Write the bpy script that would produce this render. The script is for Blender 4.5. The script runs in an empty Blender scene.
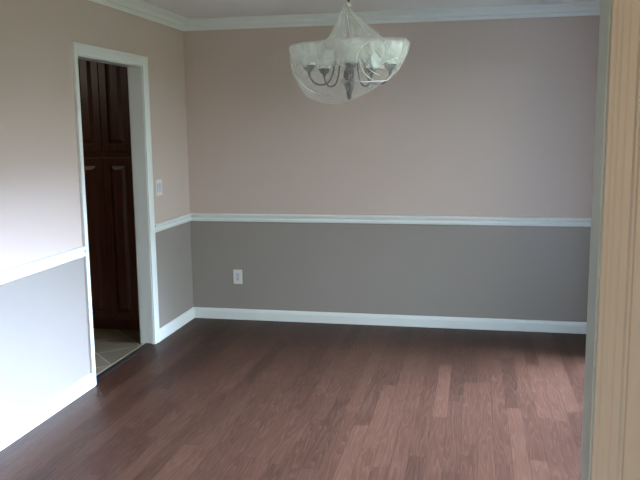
import bpy, bmesh, math, random
from mathutils import Vector, Matrix, noise
random.seed(4)
sc = bpy.context.scene
col = sc.collection
PI = math.pi

# ------------------------------------------------------------------ dimensions
H = 2.4687            # ceiling
XR = 3.40             # right wall
YF = -4.28            # camera-side face of the opening wall
TW = 0.12             # wall thickness
RAIL_B, RAIL_T = 0.8338, 0.8996
DY0, DY1, DZ = -1.728, -0.827, 2.040     # kitchen doorway (clear opening)
LW = 0.102            # left wall thickness
OX0, OX1, OZ = 0.85, 2.60, 2.14          # cased opening between the rooms
WY0, WY1, WZ0, WZ1 = -3.60, -0.62, 0.11, 2.22   # window in right wall

# ------------------------------------------------------------------ materials
def new_mat(name):
    m = bpy.data.materials.new(name); m.use_nodes = True
    nt = m.node_tree; nt.nodes.clear()
    out = nt.nodes.new('ShaderNodeOutputMaterial')
    return m, nt, out
def N(nt, t, **kw):
    n = nt.nodes.new(t)
    for k, v in kw.items(): setattr(n, k, v)
    return n
def math_n(nt, op, a, b=None):
    n = N(nt, 'ShaderNodeMath', operation=op)
    for i, v in enumerate((a, b)):
        if v is None: continue
        if isinstance(v, (int, float)): n.inputs[i].default_value = v
        else: nt.links.new(v, n.inputs[i])
    return n.outputs[0]
def mixc(nt, f, a, b, mode='MIX'):
    n = N(nt, 'ShaderNodeMix', data_type='RGBA', blend_type=mode)
    if isinstance(f, (int, float)): n.inputs[0].default_value = f
    else: nt.links.new(f, n.inputs[0])
    for i, v in ((6, a), (7, b)):
        if isinstance(v, (tuple, list)): n.inputs[i].default_value = (*v[:3], 1)
        else: nt.links.new(v, n.inputs[i])
    return n.outputs[2]
def paint(name, c, rough=0.5, bump=0.04, scale=220, var=0.03, metallic=0.0):
    m, nt, out = new_mat(name)
    b = N(nt, 'ShaderNodeBsdfPrincipled')
    b.inputs['Roughness'].default_value = rough; b.inputs['Metallic'].default_value = metallic
    tc = N(nt, 'ShaderNodeNewGeometry')
    ns = N(nt, 'ShaderNodeTexNoise'); ns.inputs['Scale'].default_value = 2.3; ns.inputs['Detail'].default_value = 3
    nt.links.new(tc.outputs['Position'], ns.inputs['Vector'])
    cc = mixc(nt, ns.outputs['Fac'], tuple(x*(1-var) for x in c), tuple(min(1, x*(1+var)) for x in c))
    nt.links.new(cc, b.inputs['Base Color'])
    n2 = N(nt, 'ShaderNodeTexNoise'); n2.inputs['Scale'].default_value = scale
    nt.links.new(tc.outputs['Position'], n2.inputs['Vector'])
    bp = N(nt, 'ShaderNodeBump'); bp.inputs['Strength'].default_value = bump; bp.inputs['Distance'].default_value = 0.002
    nt.links.new(n2.outputs['Fac'], bp.inputs['Height']); nt.links.new(bp.outputs[0], b.inputs['Normal'])
    nt.links.new(b.outputs[0], out.inputs[0])
    return m
def two_tone(name, up, low):
    m, nt, out = new_mat(name)
    b = N(nt, 'ShaderNodeBsdfPrincipled'); b.inputs['Roughness'].default_value = 0.55
    g = N(nt, 'ShaderNodeNewGeometry'); sx = N(nt, 'ShaderNodeSeparateXYZ')
    nt.links.new(g.outputs['Position'], sx.inputs[0])
    f = math_n(nt, 'GREATER_THAN', sx.outputs['Z'], 0.865)
    ns = N(nt, 'ShaderNodeTexNoise'); ns.inputs['Scale'].default_value = 1.7
    nt.links.new(g.outputs['Position'], ns.inputs['Vector'])
    c = mixc(nt, f, low, up)
    v = math_n(nt, 'ADD', math_n(nt, 'MULTIPLY', ns.outputs['Fac'], 0.06), 0.97)
    vm = N(nt, 'ShaderNodeVectorMath', operation='SCALE')
    nt.links.new(c, vm.inputs[0]); nt.links.new(v, vm.inputs['Scale'])
    nt.links.new(vm.outputs[0], b.inputs['Base Color'])
    n2 = N(nt, 'ShaderNodeTexNoise'); n2.inputs['Scale'].default_value = 160
    nt.links.new(g.outputs['Position'], n2.inputs['Vector'])
    bp = N(nt, 'ShaderNodeBump'); bp.inputs['Strength'].default_value = 0.06; bp.inputs['Distance'].default_value = 0.002
    nt.links.new(n2.outputs['Fac'], bp.inputs['Height']); nt.links.new(bp.outputs[0], b.inputs['Normal'])
    nt.links.new(b.outputs[0], out.inputs[0])
    return m
def wood_floor():
    m, nt, out = new_mat('stained_oak_boards')
    b = N(nt, 'ShaderNodeBsdfPrincipled')
    g = N(nt, 'ShaderNodeNewGeometry'); s = N(nt, 'ShaderNodeSeparateXYZ')
    nt.links.new(g.outputs['Position'], s.inputs[0])
    W, L = 0.082, 0.95
    xr = math_n(nt, 'DIVIDE', s.outputs['X'], W)
    row = math_n(nt, 'FLOOR', xr)
    wn = N(nt, 'ShaderNodeTexWhiteNoise', noise_dimensions='1D'); nt.links.new(row, wn.inputs['W'])
    yy = math_n(nt, 'ADD', math_n(nt, 'DIVIDE', s.outputs['Y'], L), math_n(nt, 'MULTIPLY', wn.outputs['Value'], 7.0))
    idx = math_n(nt, 'FLOOR', yy)
    cv = N(nt, 'ShaderNodeCombineXYZ'); nt.links.new(row, cv.inputs[0]); nt.links.new(idx, cv.inputs[1])
    bn = N(nt, 'ShaderNodeTexWhiteNoise', noise_dimensions='3D'); nt.links.new(cv.outputs[0], bn.inputs['Vector'])
    # seams
    fx = math_n(nt, 'FRACT', xr); fy = math_n(nt, 'FRACT', yy)
    ex = math_n(nt, 'LESS_THAN', math_n(nt, 'MINIMUM', fx, math_n(nt, 'SUBTRACT', 1, fx)), 0.016)
    ey = math_n(nt, 'LESS_THAN', math_n(nt, 'MINIMUM', fy, math_n(nt, 'SUBTRACT', 1, fy)), 0.0014)
    seam = math_n(nt, 'MAXIMUM', ex, ey)
    # cathedral grain: distorted stretched bands, own offset per board
    off = N(nt, 'ShaderNodeVectorMath', operation='SCALE'); nt.links.new(bn.outputs['Color'], off.inputs[0]); off.inputs['Scale'].default_value = 9
    sc3 = N(nt, 'ShaderNodeVectorMath', operation='MULTIPLY'); nt.links.new(g.outputs['Position'], sc3.inputs[0]); sc3.inputs[1].default_value = (13, 0.85, 1)
    ad = N(nt, 'ShaderNodeVectorMath', operation='ADD'); nt.links.new(sc3.outputs[0], ad.inputs[0]); nt.links.new(off.outputs[0], ad.inputs[1])
    n1 = N(nt, 'ShaderNodeTexNoise'); n1.inputs['Scale'].default_value = 1.1; n1.inputs['Detail'].default_value = 1.5
    nt.links.new(ad.outputs[0], n1.inputs['Vector'])
    rings = math_n(nt, 'FRACT', math_n(nt, 'MULTIPLY', n1.outputs['Fac'], 13))
    ring = math_n(nt, 'POWER', rings, 2.2)
    sc4 = N(nt, 'ShaderNodeVectorMath', operation='MULTIPLY'); nt.links.new(g.outputs['Position'], sc4.inputs[0]); sc4.inputs[1].default_value = (230, 9, 1)
    n2 = N(nt, 'ShaderNodeTexNoise'); n2.inputs['Scale'].default_value = 1.0; n2.inputs['Detail'].default_value = 4
    nt.links.new(sc4.outputs[0], n2.inputs['Vector'])
    cr = N(nt, 'ShaderNodeValToRGB'); nt.links.new(bn.outputs['Value'], cr.inputs[0])
    e = cr.color_ramp.elements
    e[0].position = 0; e[0].color = (*FLOOR_C[0], 1); e[1].position = 1; e[1].color = (*FLOOR_C[3], 1)
    k = e.new(0.3); k.color = (*FLOOR_C[1], 1); k = e.new(0.65); k.color = (*FLOOR_C[2], 1)
    c1 = mixc(nt, math_n(nt, 'MULTIPLY', ring, 0.26), cr.outputs[0], (0.15, 0.083, 0.055))
    c2 = mixc(nt, math_n(nt, 'MULTIPLY', n2.outputs['Fac'], 0.55), c1, (0.016, 0.008, 0.006))
    c3 = mixc(nt, math_n(nt, 'MULTIPLY', seam, 0.7), c2, (0.012, 0.007, 0.006))
    nt.links.new(c3, b.inputs['Base Color']); b.inputs['Specular IOR Level'].default_value = 0.15
    ro = math_n(nt, 'ADD', 0.36, math_n(nt, 'MULTIPLY', n2.outputs['Fac'], 0.16))
    nt.links.new(ro, b.inputs['Roughness'])
    hgt = math_n(nt, 'ADD', math_n(nt, 'MULTIPLY', ring, -0.3), math_n(nt, 'MULTIPLY', seam, -1.0))
    hgt = math_n(nt, 'ADD', hgt, math_n(nt, 'MULTIPLY', n2.outputs['Fac'], 0.25))
    bp = N(nt, 'ShaderNodeBump'); bp.inputs['Strength'].default_value = 0.28; bp.inputs['Distance'].default_value = 0.0015
    nt.links.new(hgt, bp.inputs['Height']); nt.links.new(bp.outputs[0], b.inputs['Normal'])
    nt.links.new(b.outputs[0], out.inputs[0])
    return m
FLOOR_C = [(0.034, 0.0135, 0.007), (0.046, 0.0185, 0.010), (0.056, 0.0235, 0.013), (0.074, 0.033, 0.019)]
def slate_tile():
    m, nt, out = new_mat('mottled_stone_tile')
    b = N(nt, 'ShaderNodeBsdfPrincipled'); b.inputs['Roughness'].default_value = 0.45
    g = N(nt, 'ShaderNodeNewGeometry')
    mp = N(nt, 'ShaderNodeMapping'); mp.inputs['Rotation'].default_value = (0, 0, PI/4); mp.inputs['Location'].default_value = (0.1, 0.02, 0)
    nt.links.new(g.outputs['Position'], mp.inputs[0])
    br = N(nt, 'ShaderNodeTexBrick', offset=0.0); br.inputs['Scale'].default_value = 1
    br.inputs['Brick Width'].default_value = 0.33; br.inputs['Row Height'].default_value = 0.33; br.inputs['Mortar Size'].default_value = 0.006
    br.inputs['Color1'].default_value = (0.27, 0.215, 0.135, 1); br.inputs['Color2'].default_value = (0.11, 0.09, 0.055, 1)
    br.inputs['Mortar'].default_value = (0.42, 0.37, 0.27, 1)
    nt.links.new(mp.outputs[0], br.inputs['Vector'])
    ns = N(nt, 'ShaderNodeTexNoise'); ns.inputs['Scale'].default_value = 9; ns.inputs['Detail'].default_value = 6
    nt.links.new(g.outputs['Position'], ns.inputs['Vector'])
    c = mixc(nt, math_n(nt, 'MULTIPLY', ns.outputs['Fac'], 0.6), br.outputs['Color'], (0.10, 0.078, 0.05))
    nt.links.new(c, b.inputs['Base Color'])
    bp = N(nt, 'ShaderNodeBump'); bp.inputs['Strength'].default_value = 0.4; bp.inputs['Distance'].default_value = 0.003
    nt.links.new(ns.outputs['Fac'], bp.inputs['Height']); nt.links.new(bp.outputs[0], b.inputs['Normal'])
    nt.links.new(b.outputs[0], out.inputs[0])
    return m
def cherry():
    m, nt, out = new_mat('dark_cherry_wood')
    b = N(nt, 'ShaderNodeBsdfPrincipled'); b.inputs['Roughness'].default_value = 0.33
    g = N(nt, 'ShaderNodeNewGeometry')
    mp = N(nt, 'ShaderNodeVectorMath', operation='MULTIPLY'); mp.inputs[1].default_value = (60, 60, 2.5)
    nt.links.new(g.outputs['Position'], mp.inputs[0])
    ns = N(nt, 'ShaderNodeTexNoise'); ns.inputs['Scale'].default_value = 1; ns.inputs['Detail'].default_value = 4; ns.inputs['Distortion'].default_value = 0.6
    nt.links.new(mp.outputs[0], ns.inputs['Vector'])
    c = mixc(nt, ns.outputs['Fac'], (0.022, 0.0055, 0.003), (0.095, 0.023, 0.011))
    nt.links.new(c, b.inputs['Base Color'])
    nt.links.new(b.outputs[0], out.inputs[0])
    return m
def film(name, haze, white=(0.86, 0.93, 0.90)):
    m, nt, out = new_mat(name)
    tr = N(nt, 'ShaderNodeBsdfTransparent'); tr.inputs[0].default_value = (0.97, 0.99, 0.98, 1)
    tl = N(nt, 'ShaderNodeBsdfTranslucent'); tl.inputs[0].default_value = (*white, 1)
    df = N(nt, 'ShaderNodeBsdfDiffuse'); df.inputs[0].default_value = (*white, 1)
    gl = N(nt, 'ShaderNodeBsdfGlossy'); gl.inputs['Roughness'].default_value = 0.16; gl.inputs[0].default_value = (1, 1, 1, 1)
    g = N(nt, 'ShaderNodeTexCoord')
    vo = N(nt, 'ShaderNodeTexVoronoi', feature='DISTANCE_TO_EDGE'); vo.inputs['Scale'].default_value = 13
    ns = N(nt, 'ShaderNodeTexNoise'); ns.inputs['Scale'].default_value = 7; ns.inputs['Detail'].default_value = 4; ns.inputs['Distortion'].default_value = 1.5
    st = N(nt, 'ShaderNodeVectorMath', operation='MULTIPLY'); st.inputs[1].default_value = (1, 1, 0.6)
    nt.links.new(g.outputs['Object'], st.inputs[0])
    wv = N(nt, 'ShaderNodeVectorMath', operation='ADD')
    nsv = N(nt, 'ShaderNodeTexNoise'); nsv.inputs['Scale'].default_value = 9; nt.links.new(st.outputs[0], nsv.inputs['Vector'])
    scv = N(nt, 'ShaderNodeVectorMath', operation='SCALE'); scv.inputs['Scale'].default_value = 0.12; nt.links.new(nsv.outputs['Color'], scv.inputs[0])
    nt.links.new(st.outputs[0], wv.inputs[0]); nt.links.new(scv.outputs[0], wv.inputs[1])
    nt.links.new(wv.outputs[0], vo.inputs['Vector']); nt.links.new(g.outputs['Object'], ns.inputs['Vector'])
    crease = math_n(nt, 'SUBTRACT', 1, math_n(nt, 'MINIMUM', math_n(nt, 'MULTIPLY', vo.outputs['Distance'], 9), 1))
    bp = N(nt, 'ShaderNodeBump'); bp.inputs['Strength'].default_value = 0.9; bp.inputs['Distance'].default_value = 0.012
    hh = math_n(nt, 'ADD', math_n(nt, 'MULTIPLY', crease, 0.5), ns.outputs['Fac'])
    nt.links.new(hh, bp.inputs['Height'])
    for s in (tl, df, gl): nt.links.new(bp.outputs[0], s.inputs['Normal'])
    m1 = N(nt, 'ShaderNodeMixShader'); m1.inputs[0].default_value = 0.5
    nt.links.new(tl.outputs[0], m1.inputs[1]); nt.links.new(df.outputs[0], m1.inputs[2])
    m2 = N(nt, 'ShaderNodeMixShader'); m2.inputs[0].default_value = 0.15
    nt.links.new(m1.outputs[0], m2.inputs[1]); nt.links.new(gl.outputs[0], m2.inputs[2])
    # creased film is a little milkier
    sz = N(nt, 'ShaderNodeSeparateXYZ'); nt.links.new(g.outputs['Object'], sz.inputs[0])
    mz = N(nt, 'ShaderNodeMapRange'); mz.inputs[1].default_value = 0.155; mz.inputs[2].default_value = 0.27; mz.inputs[3].default_value = 0; mz.inputs[4].default_value = 0.27
    nt.links.new(sz.outputs['Z'], mz.inputs[0])     # doubled film where it is gathered over the shades
    hz = math_n(nt, 'ADD', math_n(nt, 'ADD', mz.outputs[0], haze), math_n(nt, 'MULTIPLY', crease, 0.07))
    hz = math_n(nt, 'ADD', hz, math_n(nt, 'MULTIPLY', math_n(nt, 'SUBTRACT', ns.outputs['Fac'], 0.5), 0.3))
    m3 = N(nt, 'ShaderNodeMixShader'); nt.links.new(hz, m3.inputs[0])
    nt.links.new(tr.outputs[0], m3.inputs[1]); nt.links.new(m2.outputs[0], m3.inputs[2])
    nt.links.new(m3.outputs[0], out.inputs[0])
    return m
def pane_glass():
    m, nt, out = new_mat('window_glass')
    tr = N(nt, 'ShaderNodeBsdfTransparent'); gl = N(nt, 'ShaderNodeBsdfGlossy'); gl.inputs['Roughness'].default_value = 0.02
    fr = N(nt, 'ShaderNodeFresnel'); fr.inputs[0].default_value = 1.3
    mx = N(nt, 'ShaderNodeMixShader'); nt.links.new(fr.outputs[0], mx.inputs[0])
    nt.links.new(tr.outputs[0], mx.inputs[1]); nt.links.new(gl.outputs[0], mx.inputs[2]); nt.links.new(mx.outputs[0], out.inputs[0])
    return m

M = dict(
    wall=two_tone('two_tone_wall_paint', (0.50, 0.415, 0.362), (0.262, 0.237, 0.212)),
    hall=paint('hall_wall_paint', (0.55, 0.48, 0.40)),
    ceil=paint('ceiling_paint', (0.72, 0.72, 0.70), 0.7),
    trim=paint('white_gloss_trim', (0.66, 0.71, 0.685), 0.32, 0.01),
    casing=paint('cream_trim_paint', (0.53, 0.45, 0.365), 0.5, 0.01),
    jamb=paint('grey_green_jamb_paint', (0.50, 0.52, 0.46), 0.4, 0.01),
    kitchen=paint('kitchen_wall_paint', (0.40, 0.36, 0.27)),
    floor=wood_floor(), tile=slate_tile(), cherry=cherry(),
    strip=paint('threshold_wood', (0.014, 0.008, 0.006), 0.55),
    metal=paint('dull_brass_edge', (0.55, 0.48, 0.36), 0.4, 0.0, metallic=0.6),
    plate=paint('white_plastic_plate', (0.62, 0.64, 0.60), 0.3, 0.0),
    insert=paint('grey_white_insert', (0.50, 0.52, 0.55), 0.35, 0.0),
    slot=paint('dark_slot', (0.03, 0.03, 0.03), 0.5, 0.0),
    bronze=paint('oil_rubbed_bronze', (0.005, 0.005, 0.008), 0.4, 0.02, 60, 0.2, 0.0),
    bagm=film('clear_plastic_film', 0.22, (0.98, 0.99, 0.98)), fold=film('gathered_plastic_film', 0.80, (0.95, 0.98, 0.97)),
    cord=paint('tan_cord', (0.33, 0.27, 0.19), 0.5),
    glass=pane_glass(),
)
def frosted():
    m, nt, out = new_mat('frosted_white_glass')
    b = N(nt, 'ShaderNodeBsdfPrincipled'); b.inputs['Roughness'].default_value = 0.35
    b.inputs['Base Color'].default_value = (0.86, 0.94, 0.90, 1)
    ns = N(nt, 'ShaderNodeTexNoise'); ns.inputs['Scale'].default_value = 12
    c = mixc(nt, ns.outputs['Fac'], (0.84, 0.93, 0.88), (0.92, 0.97, 0.95)); nt.links.new(c, b.inputs['Base Color'])
    tl = N(nt, 'ShaderNodeBsdfTranslucent'); tl.inputs[0].default_value = (0.85, 0.93, 0.89, 1)
    mx = N(nt, 'ShaderNodeMixShader'); mx.inputs[0].default_value = 0.5
    nt.links.new(b.outputs[0], mx.inputs[1]); nt.links.new(tl.outputs[0], mx.inputs[2]); nt.links.new(mx.outputs[0], out.inputs[0])
    return m
M['shade'] = frosted()

# ------------------------------------------------------------------ mesh helpers
def obj(name, bm, mat, parent=None, smooth=False):
    bmesh.ops.recalc_face_normals(bm, faces=bm.faces)
    me = bpy.data.meshes.new(name); bm.to_mesh(me); bm.free()
    for p in me.polygons: p.use_smooth = smooth
    me.materials.append(mat)
    o = bpy.data.objects.new(name, me); col.objects.link(o)
    if parent: o.parent = parent
    return o
def struct(name, bm, mat, smooth=False, label=None):
    o = obj(name, bm, mat, None, smooth); o['kind'] = 'structure'
    if label: o['label'] = label
    return o
def thing(name, label, cat, loc=(0, 0, 0)):
    o = bpy.data.objects.new(name, None); col.objects.link(o); o.location = loc
    o.empty_display_size = 0.05
    o['label'] = label; o['category'] = cat
    return o
def box(bm, x0, y0, z0, x1, y1, z1, bev=0):
    r = bmesh.ops.create_cube(bm, size=1)
    for v in r['verts']:
        v.co = Vector(((x0+x1)/2+v.co.x*(x1-x0), (y0+y1)/2+v.co.y*(y1-y0), (z0+z1)/2+v.co.z*(z1-z0)))
    if bev:
        es = {e for v in r['verts'] for e in v.link_edges}
        bmesh.ops.bevel(bm, geom=list(es), offset=bev, segments=2, affect='EDGES', profile=0.6)
def B(*a, bev=0):
    bm = bmesh.new(); box(bm, *a, bev=bev); return bm
def sweep(bm, ringA, ringB):
    """closed prism between two matching rings of points"""
    a = [bm.verts.new(p) for p in ringA]; b = [bm.verts.new(p) for p in ringB]
    n = len(a)
    for i in range(n): bm.faces.new((a[i], a[(i+1) % n], b[(i+1) % n], b[i]))
    bm.faces.new(a); bm.faces.new(list(reversed(b)))
def lathe(bm, prof, seg=28, c=(0, 0, 0), cap=True):
    rings = []
    for r, z in prof:
        rings.append([bm.verts.new((c[0]+r*math.cos(2*PI*i/seg), c[1]+r*math.sin(2*PI*i/seg), c[2]+z)) for i in range(seg)])
    for a, b in zip(rings, rings[1:]):
        for i in range(seg): bm.faces.new((a[i], a[(i+1) % seg], b[(i+1) % seg], b[i]))
    if cap:
        bm.faces.new(rings[0]); bm.faces.new(list(reversed(rings[-1])))
def catmull(pts, n=8):
    P = [Vector(p) for p in pts]; P = [P[0]*2-P[1]] + P + [P[-1]*2-P[-2]]
    o = []
    for i in range(1, len(P)-2):
        a, b, c, d = P[i-1:i+3]
        for k in range(n):
            t = k/n
            o.append(0.5*((2*b)+(c-a)*t+(2*a-5*b+4*c-d)*t*t+(3*b-a-3*c+d)*t**3))
    o.append(P[-2]); return o
def tube(bm, pts, r, seg=8, closed=False):
    pts = [Vector(p) for p in pts]; n = len(pts); rings = []
    for i, p in enumerate(pts):
        if closed: t = (pts[(i+1) % n]-pts[i-1]).normalized()
        else: t = (pts[min(i+1, n-1)]-pts[max(i-1, 0)]).normalized()
        ref = Vector((0, 0, 1)) if abs(t.z) < 0.9 else Vector((0.3, 1, 0)).normalized()
        if closed: ref = tube.ref
        u = t.cross(ref).normalized(); v = t.cross(u)
        rr = r(i/(n-1)) if callable(r) else r
        rings.append([bm.verts.new(p+(u*math.cos(2*PI*k/seg)+v*math.sin(2*PI*k/seg))*rr) for k in range(seg)])
    pr = list(zip(rings, rings[1:])) + ([(rings[-1], rings[0])] if closed else [])
    for a, b in pr:
        for k in range(seg): bm.faces.new((a[k], a[(k+1) % seg], b[(k+1) % seg], b[k]))
    if not closed: bm.faces.new(rings[0]); bm.faces.new(list(reversed(rings[-1])))
tube.ref = Vector((0, 0, 1))

# ------------------------------------------------------------------ room shell
HX0, HX1, HY0 = -0.6, 4.4, -8.3       # hall (camera side)
KX0, KY0, KY1 = -2.9, -3.6, 0.15      # kitchen
struct('floor', B(0-LW*0.62, HY0, -0.05, HX1, 0.0, 0.0), M['floor'], label='dark reddish brown oak plank floor')
# kitchen side floor and hall extra strip
struct('floor', B(KX0, KY0, -0.05, -LW*0.62, KY1, -0.001), M['tile'], label='mottled beige and green stone tile floor beyond the doorway')
struct('ceiling', B(KX0, HY0, H, HX1, KY1, H+0.1), M['ceil'])

def wall_hole(name, axis, fixed0, fixed1, a0, a1, b0, b1, c0, c1, mat, **kw):
    """wall slab with a hole; a along the wall, c heights"""
    bm = bmesh.new()
    def bb(s0, s1, z0, z1):
        if s1-s0 < 1e-4 or z1-z0 < 1e-4: return
        if axis == 'x': box(bm, fixed0, s0, z0, fixed1, s1, z1)
        else: box(bm, s0, fixed0, z0, s1, fixed1, z1)
    bb(a0, b0, 0, H); bb(b1, a1, 0, H); bb(b0, b1, c1, H); bb(b0, b1, 0, c0)
    return struct(name, bm, mat, **kw)
struct('wall_back', B(-LW, 0, 0, XR+TW, 0.12, H), M['wall'], label='two tone back wall, pinkish taupe above grey')
wall_hole('wall_left', 'x', -LW, 0, YF+TW, 0, DY0-0.019, DY1+0.019, 0, DZ+0.019, M['wall'])
wall_hole('wall_right', 'x', XR, XR+TW, YF+TW, 0, WY0, WY1, WZ0, WZ1, M['wall'])
wall_hole('wall_front', 'y', YF, YF+TW, HX0, HX1, OX0-0.019, OX1+0.019, 0, OZ+0.019, M['hall'])
# hall shell, with a window added behind the camera to brighten the back wall
struct('wall_hall_left', B(HX0-TW, HY0, 0, HX0, YF+TW, H), M['hall'])
struct('wall_hall_right', B(HX1, HY0, 0, HX1+TW, YF+TW, H), M['hall'])
HW0, HW1, HZ0, HZ1 = -0.50, 1.50, 0.50, 2.20       # added hall window, unseen behind the viewer
wall_hole('wall_hall_back', 'y', HY0-TW, HY0, HX0-TW, HX1+TW, HW0, HW1, HZ0, HZ1, M['hall'])
wf = bmesh.new()
for a in ((HW0, HZ0, HW0+.05, HZ1), (HW1-.05, HZ0, HW1, HZ1), (HW0+.05, HZ0, HW1-.05, HZ0+.05), (HW0+.05, HZ1-.05, HW1-.05, HZ1), ((HW0+HW1)/2-.03, HZ0+.05, (HW0+HW1)/2+.03, HZ1-.05)):
    box(wf, a[0], HY0-0.09, a[1], a[2], HY0-0.03, a[3])
w2 = struct('added_window', wf, M['trim'])
obj('window_pane', B(HW0+.04, HY0-0.062, HZ0+.04, HW1-.04, HY0-0.058, HZ1-.04), M['glass'], w2)
struct('floor', B(HX0, HY0, -0.05, -LW*0.62, YF+0.001, 0.0), M['floor'])
# kitchen shell
struct('wall_kitchen_back', B(KX0, 0.0, 0, -LW-0.001, KY1, H), M['kitchen'])
struct('wall_kitchen_left', B(KX0-TW, KY0, 0, KX0, KY1, H), M['kitchen'])
struct('wall_kitchen_front', B(KX0-TW, KY0-TW, 0, -LW, KY0, H), M['kitchen'])

# ---- mouldings: profile (d = out from wall, z) swept along y (left/right walls) or x (back wall), mitred at corners
def mould_back(name, prof, x0, x1, m0, m1, mat, smooth=False):
    bm = bmesh.new()
    sweep(bm, [(x0+(d if m0 else 0), -d, z) for d, z in prof], [(x1-(d if m1 else 0), -d, z) for d, z in prof])
    return struct(name, bm, mat, smooth)
def mould_side(name, prof, y0, y1, mat, side='left', mit1=True, mit0=False):
    bm = bmesh.new(); s = 1 if side == 'left' else -1; X = 0 if side == 'left' else XR
    sweep(bm, [(X+s*d, y0+(d if mit0 else 0), z) for d, z in prof], [(X+s*d, y1-(d if mit1 else 0), z) for d, z in prof])
    return struct(name, bm, mat)
BB = 0.0906
base_p = [(0, 0), (0.0155, 0), (0.0155, BB-0.026), (0.0135, BB-0.020), (0.0125, BB-0.012), (0.008, BB-0.004), (0.005, BB), (0, BB)]
h = RAIL_T-RAIL_B
rail_p = [(0, RAIL_B), (0.010, RAIL_B), (0.015, RAIL_B+0.004), (0.017, RAIL_B+0.013), (0.0155, RAIL_B+0.023),
          (0.0095, RAIL_B+0.027), (0.0085, RAIL_B+0.034), (0.012, RAIL_B+0.040), (0.020, RAIL_B+0.043),
          (0.025, RAIL_B+0.048), (0.026, RAIL_B+0.056), (0.022, RAIL_B+0.063), (0.016, RAIL_T), (0, RAIL_T)]
CB = 2.3857; ch = H-CB
cr_raw = [(0, 0), (0.010, 0), (0.012, 0.010), (0.016, 0.016), (0.018, 0.024), (0.026, 0.027), (0.034, 0.036), (0.040, 0.048),
          (0.050, 0.058), (0.060, 0.063), (0.064, 0.068), (0.072, 0.070), (0.078, 0.076), (0.080, ch), (0, ch)]
crown_p = [(d, CB+z) for d, z in cr_raw]
CW = 0.070   # door casing width
cy0, cy1 = DY0-0.005, DY1+0.005     # casing inner edges
for nm, p in (('baseboard', base_p), ('chair_rail', rail_p), ('crown', crown_p)):
    mould = {'baseboard': 'baseboard_back', 'chair_rail': 'trim_1', 'crown': 'trim_2'}[nm]
    mould_back(mould, p, 0, XR, True, True, M['trim'])
mould_side('baseboard_left', base_p, cy1+CW, 0, M['trim'])
mould_side('baseboard_left', base_p, YF+TW, cy0-CW*0.74+0.004, M['trim'], mit1=False)
mould_side('trim_3', rail_p, cy1+CW, 0, M['trim'])
mould_side('trim_4', rail_p, YF+TW, cy0-CW*0.74+0.004, M['trim'], mit1=False)
mould_side('trim_5', crown_p, YF+TW, 0, M['trim'])
mould_side('baseboard_right', base_p, YF+TW, 0, M['trim'], 'right')
mould_side('trim_6', rail_p, WY1+0.09, 0, M['trim'], 'right')
mould_side('trim_7', rail_p, YF+TW, WY0-0.09, M['trim'], 'right', mit1=False)
mould_side('trim_8', crown_p, YF+TW, 0, M['trim'], 'right')

# ---- kitchen doorway: jambs + casing
def casing_frame(bm, plane, u0, u1, ztop, prof, w, k0=1.0):
    """mitred casing round an opening. prof: (distance from inner edge, projection). plane(u, z, d) -> point"""
    # left leg
    for s, u in ((-k0, u0), (1, u1)):
        sweep(bm, [plane(u+s*a, 0, d) for a, d in prof], [plane(u+s*a, ztop+a, d) for a, d in prof])
    sweep(bm, [plane(u0-k0*a, ztop+a, d) for a, d in prof], [plane(u1+a, ztop+a, d) for a, d in prof])
cas_p = [(0, 0), (0, 0.009), (0.004, 0.011), (0.010, 0.0115), (0.014, 0.010), (0.030, 0.0125), (0.046, 0.0155), (0.052, 0.018), (0.064, 0.018), (CW, 0.0165), (CW, 0)]
bm = bmesh.new(); casing_frame(bm, lambda u, z, d: (d, u, z), cy0, cy1, DZ+0.005, cas_p, CW, 0.74)
struct('trim_9', bm, M['trim'], label='white casing around the kitchen doorway')
bm = bmesh.new(); casing_frame(bm, lambda u, z, d: (-LW-d, u, z), cy0, cy1, DZ+0.005, cas_p, CW)
struct('trim_10', bm, M['trim'])
bm = bmesh.new()
box(bm, -LW, DY0-0.019, 0, 0, DY0, DZ+0.019); box(bm, -LW, DY1, 0, 0, DY1+0.019, DZ+0.019); box(bm, -LW, DY0, DZ, 0, DY1, DZ+0.019)
struct('door_1', bm, M['trim'], label='white jambs of the open kitchen doorway')
bm = bmesh.new()
sweep(bm, [(x, DY0, z) for x, z in ((-0.070, 0), (-0.070, 0.004), (-0.062, 0.008), (-0.03, 0.007), (-0.006, 0.0), )],
          [(x, DY1, z) for x, z in ((-0.070, 0), (-0.070, 0.004), (-0.062, 0.008), (-0.03, 0.007), (-0.006, 0.0), )])
struct('trim_11', bm, M['strip'], label='dark wood threshold of the kitchen doorway')
struct('trim_12', B(-0.0835, DY0, 0, -0.0705, DY1, 0.006, bev=0.001), M['metal'], label='thin pale metal edge strip of the threshold')

# ---- cased opening towards the camera
OC = 0.118
oc_p = [(0, 0), (0, 0.0125), (0.002, 0.0145), (0.006, 0.0150), (0.010, 0.0140), (0.013, 0.0128), (0.018, 0.0130), (0.023, 0.0158), (0.033, 0.0158), (0.038, 0.0145),
        (0.048, 0.0142), (0.052, 0.0142), (0.056, 0.0195), (0.061, 0.0200), (0.066, 0.0158), (0.072, 0.0158), (0.082, 0.0170), (0.104, 0.0182), (0.108, 0.021), (OC, 0.021), (OC, 0)]
bm = bmesh.new(); casing_frame(bm, lambda u, z, d: (u, YF-d, z), OX0-0.005, OX1+0.004, OZ+0.005, oc_p, OC)
struct('trim_13', bm, M['casing'], label='cream moulded casing of the wide opening, blurred at the right edge')
cas2 = [(a, d) for a, d in cas_p]
bm = bmesh.new(); casing_frame(bm, lambda u, z, d: (u, YF+TW+d, z), OX0-0.005, OX1+0.005, OZ+0.005, cas2, CW)
struct('trim_14', bm, M['trim'])
bm = bmesh.new()
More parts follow.
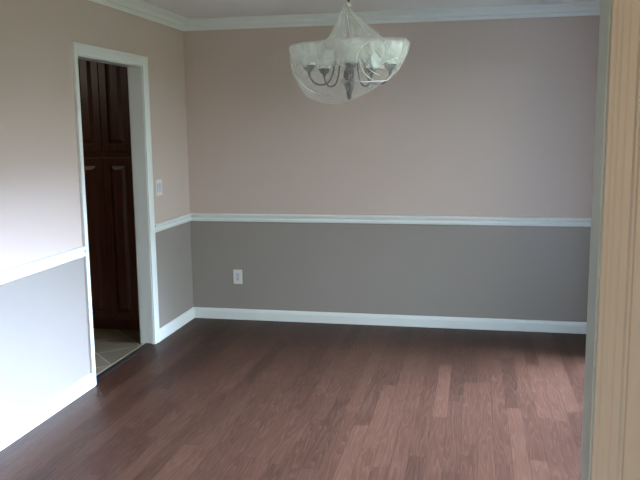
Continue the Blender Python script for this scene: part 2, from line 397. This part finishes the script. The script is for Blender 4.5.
box(bm, OX0-0.019, YF, 0, OX0, YF+TW, OZ+0.019); box(bm, OX1, YF, 0, OX1+0.019, YF+TW, OZ+0.019); box(bm, OX0, YF, OZ, OX1, YF+TW, OZ+0.019)
struct('door_2', bm, M['jamb'], label='painted jambs of the wide cased opening')

# ---- dining room window (right wall, out of view)
wf = bmesh.new(); X0 = XR+0.02
for (a0, a1, b0, b1) in ((WY0, WY0+0.05, WZ0, WZ1), (WY1-0.05, WY1, WZ0, WZ1), (WY0+0.05, WY1-0.05, WZ0, WZ0+0.05), (WY0+0.05, WY1-0.05, WZ1-0.05, WZ1),
                         ((WY0+WY1)/2-0.04, (WY0+WY1)/2+0.04, WZ0+0.05, WZ1-0.05)):
    box(wf, X0, a0, b0, X0+0.06, a1, b1)
zm = (WZ0+WZ1)/2
for (a0, a1) in ((WY0+0.05, (WY0+WY1)/2-0.04), ((WY0+WY1)/2+0.04, WY1-0.05)): box(wf, X0+0.01, a0, zm-0.02, X0+0.05, a1, zm+0.02)
w1 = struct('window_1', wf, M['trim'])
g = obj('window_pane', B(X0+0.028, WY0+0.04, WZ0+0.04, X0+0.032, WY1-0.04, WZ1-0.04), M['glass'], w1)
bm = bmesh.new(); casing_frame(bm, lambda u, z, d: (XR-d, u, z+WZ0*(1 if z < 0.5 else 0)), WY0, WY1, WZ1, cas_p, CW)
struct('trim_15', bm, M['trim'])
struct('trim_16', B(XR-0.05, WY0-0.09, WZ0-0.025, XR+0.02, WY1+0.09, WZ0, bev=0.004), M['trim'])

# ------------------------------------------------------------------ kitchen pantry cabinet
pan = thing('pantry_cabinet', 'tall dark cherry pantry cabinet with raised panel doors seen through the doorway', 'cabinet', (-0.50, -0.27, 0))
def P(name, bm, mat, par=pan):   # geometry given in world space, stored relative to the thing's base
    off = Vector(pan.location)
    for v in bm.verts: v.co -= off
    return obj(name, bm, mat, par)
FY = -0.535   # front plane of doors
CXM = -0.492
bm = bmesh.new()
box(bm, -0.77, FY+0.06, 0, -0.15, -0.005, 0.09); box(bm, -0.77, FY+0.022, 0.09, -0.15, -0.005, 2.30)
P('body', bm, M['cherry'])
bm = bmesh.new()
crn = [(0, 2.30), (-0.012, 2.30), (-0.02, 2.32), (-0.045, 2.35), (-0.05, 2.37), (0, 2.37)]
sweep(bm, [(-0.77, FY+0.022+d, z) for d, z in crn], [(-0.15, FY+0.022+d, z) for d, z in crn])
P('cornice', bm, M['cherry'])
def panel_door(x0, x1, z0, z1):
    bm = bmesh.new(); y0, y1 = FY, FY+0.021; s = 0.058
    box(bm, x0, y0, z0, x0+s, y1, z1, bev=0.003); box(bm, x1-s, y0, z0, x1, y1, z1, bev=0.003)
    box(bm, x0+s, y0, z0, x1-s, y1, z0+s, bev=0.003); box(bm, x0+s, y0, z1-s, x1-s, y1, z1, bev=0.003)
    # raised panel: field with sloping bevel
    a0, a1, c0, c1 = x0+s, x1-s, z0+s, z1-s; q = 0.034
    v = [bm.verts.new(p) for p in ((a0, y0+0.014, c0), (a1, y0+0.014, c0), (a1, y0+0.014, c1), (a0, y0+0.014, c1),
         (a0+q, y0+0.003, c0+q), (a1-q, y0+0.003, c0+q), (a1-q, y0+0.003, c1-q), (a0+q, y0+0.003, c1-q))]
    for i in range(4): bm.faces.new((v[i], v[(i+1) % 4], v[4+(i+1) % 4], v[4+i]))
    bm.faces.new(v[4:8]); bm.faces.new((v[3], v[2], v[1], v[0]))
    return bm
for (z0, z1) in ((0.10, 1.385), (1.435, 2.285)):
    P('door', panel_door(CXM-0.242, CXM-0.002, z0, z1), M['cherry'])
    P('door', panel_door(CXM+0.002, CXM+0.242, z0, z1), M['cherry'])

# ------------------------------------------------------------------ switch and outlet
sw = thing('light_switch', 'white two gang rocker light switch beside the doorway casing', 'light switch', (0, -0.622, 1.163))
obj('cover_plate', B(0, -0.058, -0.060, 0.006, 0.058, 0.060, bev=0.002), M['plate'], sw)
for s in (-1, 1):
    bm = bmesh.new()
    cyy = s*0.023
    sweep(bm, [(0.005, cyy-0.0165, -0.033), (0.0075, cyy-0.0165, -0.033), (0.0095, cyy-0.0165, 0.033), (0.005, cyy-0.0165, 0.033)],
              [(0.005, cyy+0.0165, -0.033), (0.0075, cyy+0.0165, -0.033), (0.0095, cyy+0.0165, 0.033), (0.005, cyy+0.0165, 0.033)])
    obj('rocker', bm, M['insert'], sw)
ou = thing('wall_outlet', 'white rectangular electrical outlet low on the grey back wall', 'outlet', (0.407, 0, 0.366))
obj('cover_plate', B(-0.038, -0.006, -0.060, 0.038, 0, 0.060, bev=0.002), M['plate'], ou)
ins = obj('receptacle', B(-0.0175, -0.0085, -0.035, 0.0175, -0.005, 0.035, bev=0.001), M['insert'], ou)
for z in (-0.019, 0.019):
    for x in (-0.006, 0.006):
        obj('slot', B(x-0.0012, -0.0088, z-0.005, x+0.0012, -0.0080, z+0.005), M['slot'], ins)

# ------------------------------------------------------------------ chandelier
CX, CY = 1.706, -2.10
CZ = 1.93
chd = thing('chandelier', 'dark bronze five arm chandelier with white glass shades inside the plastic bag', 'chandelier', (CX, CY, H))
def L(p): return Vector((p[0], p[1], p[2]-H))   # local: origin at the ceiling
bm = bmesh.new(); lathe(bm, [(0.064, 0), (0.064, -0.006), (0.058, -0.014), (0.035, -0.024), (0.012, -0.030), (0.010, -0.040)])
obj('ceiling_canopy', bm, M['bronze'], chd, True)
bm = bmesh.new(); z = H-0.036; k = 0
while z > 2.125:
    pts = []
    for i in range(14):
        a = 2*PI*i/14; u = 0.0075*math.cos(a); w = 0.0145*math.sin(a)
        pts.append((u, 0, z-0.0145+w-H) if k % 2 == 0 else (0, u, z-0.0145+w-H))
    tube.ref = Vector((0, 1, 0)) if k % 2 == 0 else Vector((1, 0, 0))
    tube(bm, pts, 0.0019, 6, closed=True); z -= 0.0225; k += 1
obj('chain', bm, M['bronze'], chd, True)
zc = z+0.005
bm = bmesh.new(); tube(bm, catmull([(0.004*math.sin(i*1.9), 0.004*math.cos(i*1.9), -0.035-(H-0.035-2.10)*i/12) for i in range(13)], 4), 0.0016, 6)
obj('cord', bm, M['cord'], chd, True)
bm = bmesh.new(); lathe(bm, [(0.004, 2.135-H), (0.0065, 2.125-H), (0.0065, 2.00-H), (0.004, 1.98-H)], 12)
obj('stem_sleeve', bm, M['cord'], chd, True)
bm = bmesh.new()
lathe(bm, [(0.005, 2.02), (0.009, 2.005), (0.016, 1.985), (0.012, 1.972), (0.019, 1.962), (0.030, 1.950), (0.033, 1.935), (0.024, 1.922), (0.015, 1.912), (0.013, 1.90)], 24, (0, 0, -H))
obj('hub', bm, M['bronze'], chd, True)
# twisted column
bm = bmesh.new(); seg = 30; rings = []
prof = [(0.013, 1.902), (0.020, 1.893), (0.025, 1.878), (0.027, 1.860), (0.026, 1.840), (0.024, 1.820), (0.020, 1.800), (0.016, 1.784), (0.013, 1.772)]
prof = [(a.x, a.z) for a in catmull([(r, 0, z) for r, z in prof], 4)]
for j, (r, z) in enumerate(prof):
    rings.append([bm.verts.new(((r*(1+0.14*math.cos(6*(2*PI*i/seg)+j*0.28)))*math.cos(2*PI*i/seg), (r*(1+0.14*math.cos(6*(2*PI*i/seg)+j*0.28)))*math.sin(2*PI*i/seg), z-H)) for i in range(seg)])
for a, b in zip(rings, rings[1:]):
    for i in range(seg): bm.faces.new((a[i], a[(i+1) % seg], b[(i+1) % seg], b[i]))
bm.faces.new(rings[0]); bm.faces.new(list(reversed(rings[-1])))
obj('twisted_column', bm, M['bronze'], chd, True)
bm = bmesh.new(); lathe(bm, [(0.012, 1.774), (0.017, 1.766), (0.009, 1.758), (0.013, 1.751), (0.008, 1.743), (0.002, 1.738)], 20, (0, 0, -H))
obj('finial', bm, M['bronze'], chd, True)
# aim one arm at the viewer side of the room
yaw = 0.2023
def arm_parts():
    arm = bmesh.new()
    path = catmull([(0.024, 0, 1.938), (0.038, 0, 1.953), (0.060, 0, 1.948), (0.078, 0, 1.915), (0.088, 0, 1.868), (0.108, 0, 1.828), (0.145, 0, 1.812), (0.182, 0, 1.820), (0.206, 0, 1.845), (0.212, 0, 1.868)], 6)
    tube(arm, [Vector((p.x, p.y, p.z-H)) for p in path], 0.0044, 8)
    cup = bmesh.new()
    lathe(cup, [(0.006, 1.862), (0.007, 1.872), (0.012, 1.878), (0.022, 1.886), (0.028, 1.899), (0.029, 1.908), (0.024, 1.909), (0.018, 1.900), (0.004, 1.897)], 24, (0.212, 0, -H))
    sh = bmesh.new()
    outer = [(0.024, 1.906), (0.034, 1.911), (0.040, 1.925), (0.043, 1.945), (0.050, 1.966), (0.060, 1.988), (0.071, 2.003)]
    inner = [(r-0.003, z+0.001) for r, z in reversed(outer)]
    lathe(sh, outer+inner, 32, (0.212, 0, -H), cap=False)
    bulb = bmesh.new()
    lathe(bulb, [(0.011, 1.903), (0.011, 1.935), (0.016, 1.945), (0.018, 1.957), (0.014, 1.972), (0.005, 1.984), (0.001, 1.988)], 16, (0.212, 0, -H))
    return arm, cup, sh, bulb
protos = None
for i in range(5):
    ang = -PI/2+yaw+i*2*PI/5
    if protos is None:
        a, c, s, b = arm_parts()
        A = obj('arm', a, M['bronze'], chd, True)
        kids = [obj('candle_cup', c, M['bronze'], A, True), obj('glass_shade', s, M['shade'], A, True), obj('bulb', b, M['plate'], A, True)]
        protos = (A, kids)
    else:
        A = protos[0].copy(); col.objects.link(A); A.parent = chd
        for kk in protos[1]:
            q = kk.copy(); col.objects.link(q); q.parent = A
    A.rotation_euler = (0, 0, ang)

# ------------------------------------------------------------------ plastic bag round the chandelier
BZ = 2.0
bag = thing('plastic_bag', 'clear crinkled plastic bag wrapped and gathered around the chandelier', 'plastic bag', (CX, CY, 1.72))
SP = 0.00494
lev = [  # image-like outline measured on the real bag: (height px, left px, right px)
    (2, 346.0, 349.5), (6, 344.3, 350.5), (10, 342, 352.5), (15, 339.5, 357), (20, 337.5, 362.5), (25, 335.8, 367.5), (30, 334, 372.5), (35, 332, 377.5), (39, 330, 381),
    (41.0, 314, 389), (42.0, 300, 399), (43.0, 290.5, 407.0), (45, 289, 408.5), (50, 289.2, 408), (56, 289.5, 406.5), (62, 290, 404.5), (68, 290.6, 402), (72, 291.3, 400.3), (77, 293.5, 395), (82, 296, 388),
    (88, 299, 377.5), (94, 302.5, 366.5), (98, 307.5, 358), (101, 315, 351.5), (103.5, 322, 346), (105, 331, 341)]
cosw, sinw = math.cos(yaw), math.sin(yaw)
def zpx(y): return 2.017-(y-42.5)*0.00478
bm = bmesh.new(); SEG = 110; rings = []
fine = []
for a, b in zip(lev, lev[1:]):
    n = 3
    for k in range(n): fine.append(tuple(a[i]+(b[i]-a[i])*k/n for i in range(3)))
fine.append(lev[-1])
def bag_point(y, xl, xr, th):
    c = ((xl+xr)/2-349)*SP; hw = (xr-xl)/2*SP
    cone = y < 41
    e = 1.0
    if cone:
        e = 1+0.13*math.sin(11*th+0.06*y)*min(1, (y+4)/30)+0.07*math.sin(23*th+1.3)
    else:
        # stretched between the shades: slightly pentagonal, axis arm towards viewer
        w = min(1, max(0, (80-y)/35))
        e = 1+0.045*w*math.cos(5*(th+PI/2))
        e += 0.012*math.sin(17*th+y*0.1)+0.010*math.sin(29*th-y*0.23)
    dep = hw*(0.95 if not cone else 0.9)
    u = c+hw*e*math.cos(th); v = dep*e*math.sin(th)
    x = u*cosw-v*sinw; yy = u*sinw+v*cosw
    z = zpx(y)
    r = math.hypot(u, v)
    if y > 38: z += 0.038*u*min(1, max(0, (90-y)/40))
    q = noise.noise_vector(Vector((x*9, yy*9, z*11)))*(0.004 if cone else 0.007)
    q2 = noise.noise_vector(Vector((x*26+5, yy*26, z*22)))*0.003
    return Vector((x, yy, z-1.72))+q+q2
for (y, xl, xr) in fine:
    rings.append([bm.verts.new(bag_point(y, xl, xr, 2*PI*i/SEG)) for i in range(SEG)])
for a, b in zip(rings, rings[1:]):
    for i in range(SEG): bm.faces.new((a[i], a[(i+1) % SEG], b[(i+1) % SEG], b[i]))
bm.faces.new(list(reversed(rings[-1])))
obj('bag_film', bm, M['bagm'], bag, True)
def on_bag(px, py, out=0.003):
    """surface point of the near half of the bag at outline coordinates"""
    for a, b in zip(lev, lev[1:]):
        if a[0] <= py <= b[0]:
            t = (py-a[0])/(b[0]-a[0]); xl = a[1]+(b[1]-a[1])*t; xr = a[2]+(b[2]-a[2])*t; break
    c = (xl+xr)/2; hw = (xr-xl)/2; k = max(-0.97, min(0.97, (px-c)/hw))
    p = bag_point(py, xl, xr, -math.acos(k)); return p+Vector((sinw, -cosw, 0))*out
cone_folds = [[(346.5, 6), (341, 20), (338, 30), (335, 39)], [(349, 6), (354, 18), (362, 29), (369, 38)], [(350.5, 7), (358, 18), (368, 29), (375, 36)], [(347, 7), (347, 20), (350, 38)]]
folds = [[(352, 83), (362, 84), (374, 83.5), (384, 82.5), (391, 77), (397, 70)], [(399, 66), (402, 58), (405, 50)], [(356, 64), (359, 72), (364, 79), (372, 83)],
         [(364, 70), (370, 76), (378, 79)], [(366, 47), (359, 52), (354, 60), (354, 68)], [(374, 72), (383, 66), (392, 62), (400, 60)],
         [(294, 76), (300, 84), (308, 91), (318, 96)]] + cone_folds
for kf, f in enumerate(folds):
    bm = bmesh.new(); tube(bm, catmull([on_bag(*q) for q in f], 5), lambda t: 0.0006+(0.0026 if kf < 2 else 0.0015)*math.sin(PI*min(1, max(0, t))), 6)
    obj('fold', bm, M['fold'], bag, True)
bm = bmesh.new()
for s in range(1):
    lathe(bm, [(0.010, zpx(1)), (0.012, zpx(3)), (0.0125, zpx(4.5)), (0.010, zpx(5.5))], 16, (0, 0, -1.72))
obj('tie', bm, M['fold'], bag, True)

# ------------------------------------------------------------------ light
w = bpy.data.worlds.new('sky'); sc.world = w; w.use_nodes = True; nt = w.node_tree; nt.nodes.clear()
out = N(nt, 'ShaderNodeOutputWorld'); bg = N(nt, 'ShaderNodeBackground')
tc = N(nt, 'ShaderNodeTexCoord'); sx = N(nt, 'ShaderNodeSeparateXYZ'); nt.links.new(tc.outputs['Generated'], sx.inputs[0])
cr = N(nt, 'ShaderNodeValToRGB'); mr = N(nt, 'ShaderNodeMapRange'); mr.inputs[1].default_value = -1; mr.inputs[2].default_value = 1
nt.links.new(sx.outputs['Z'], mr.inputs[0]); nt.links.new(mr.outputs[0], cr.inputs[0])
e = cr.color_ramp.elements
e[0].position = 0.0; e[0].color = (0.10, 0.12, 0.07, 1)
e[1].position = 1.0; e[1].color = (0.80, 0.92, 1.0, 1)
k = e.new(0.49); k.color = (0.14, 0.17, 0.11, 1)
k = e.new(0.55); k.color = (0.75, 0.88, 1.0, 1)
nt.links.new(cr.outputs[0], bg.inputs[0]); bg.inputs[1].default_value = 11.0
nt.links.new(bg.outputs[0], out.inputs[0])
def light(name, kind, loc, energy, color, rot=None, **kw):
    l = bpy.data.lights.new(name, kind); l.energy = energy; l.color = color
    for k_, v_ in kw.items(): setattr(l, k_, v_)
    o = bpy.data.objects.new(name, l); col.objects.link(o); o.location = loc
    if rot: o.rotation_euler = rot
    return o
pt = light('window_portal', 'AREA', (XR+0.10, (WY0+WY1)/2, (WZ0+WZ1)/2), 1, (1, 1, 1), (0, PI/2, 0), shape='RECTANGLE', size=WZ1-WZ0, size_y=WY1-WY0)
pt.data.cycles.is_portal = True
pt = light('added_window_portal', 'AREA', ((HW0+HW1)/2, HY0-0.11, (HZ0+HZ1)/2), 1, (1, 1, 1), (PI/2, 0, 0), shape='RECTANGLE', size=HW1-HW0, size_y=HZ1-HZ0)  # portal of the added hall window
pt.rotation_euler = Vector((0, 1, 0)).to_track_quat('-Z', 'Z').to_euler()
pt.data.cycles.is_portal = True
s = light('hazy_sun', 'SUN', (8, -2, 4), 104, (0.54, 0.70, 1.0), angle=math.radians(58))
dr = Vector((-1, -0.42, -0.90)).normalized(); s.rotation_euler = dr.to_track_quat('-Z', 'Y').to_euler()
light('hall_lamp', 'POINT', (3.2, -7.3, 1.75), 60, (1.0, 0.86, 0.70), shadow_soft_size=0.12)
light('kitchen_fill', 'POINT', (-1.6, -2.2, 2.2), 6, (1.0, 0.9, 0.72), shadow_soft_size=0.15)  # unseen fill light added to lift the dim kitchen

# ------------------------------------------------------------------ camera
f_px, yw, pt_, rl = 753.59, 0.2023, -0.1485, -0.0111
fw = Vector((-math.sin(yw)*math.cos(pt_), math.cos(yw)*math.cos(pt_), math.sin(pt_)))
r = Vector((math.cos(yw), math.sin(yw), 0)); u = r.cross(fw)
r2 = r*math.cos(rl)+u*math.sin(rl); u2 = u*math.cos(rl)-r*math.sin(rl)
cam = bpy.data.cameras.new('camera'); co = bpy.data.objects.new('camera', cam); col.objects.link(co)
cam.sensor_width = 36; cam.lens = f_px*36/640; cam.clip_start = 0.05
m = Matrix((r2, u2, -fw)).transposed().to_4x4(); m.translation = Vector((2.3363, -5.9562, 1.6015)); co.matrix_world = m
sc.camera = co
vs = sc.view_settings
sc.display_settings.display_device = 'sRGB'
vs.view_transform = 'Standard'; vs.look = 'None'; vs.gamma = 1; vs.use_curve_mapping = False; vs.exposure = 0.09
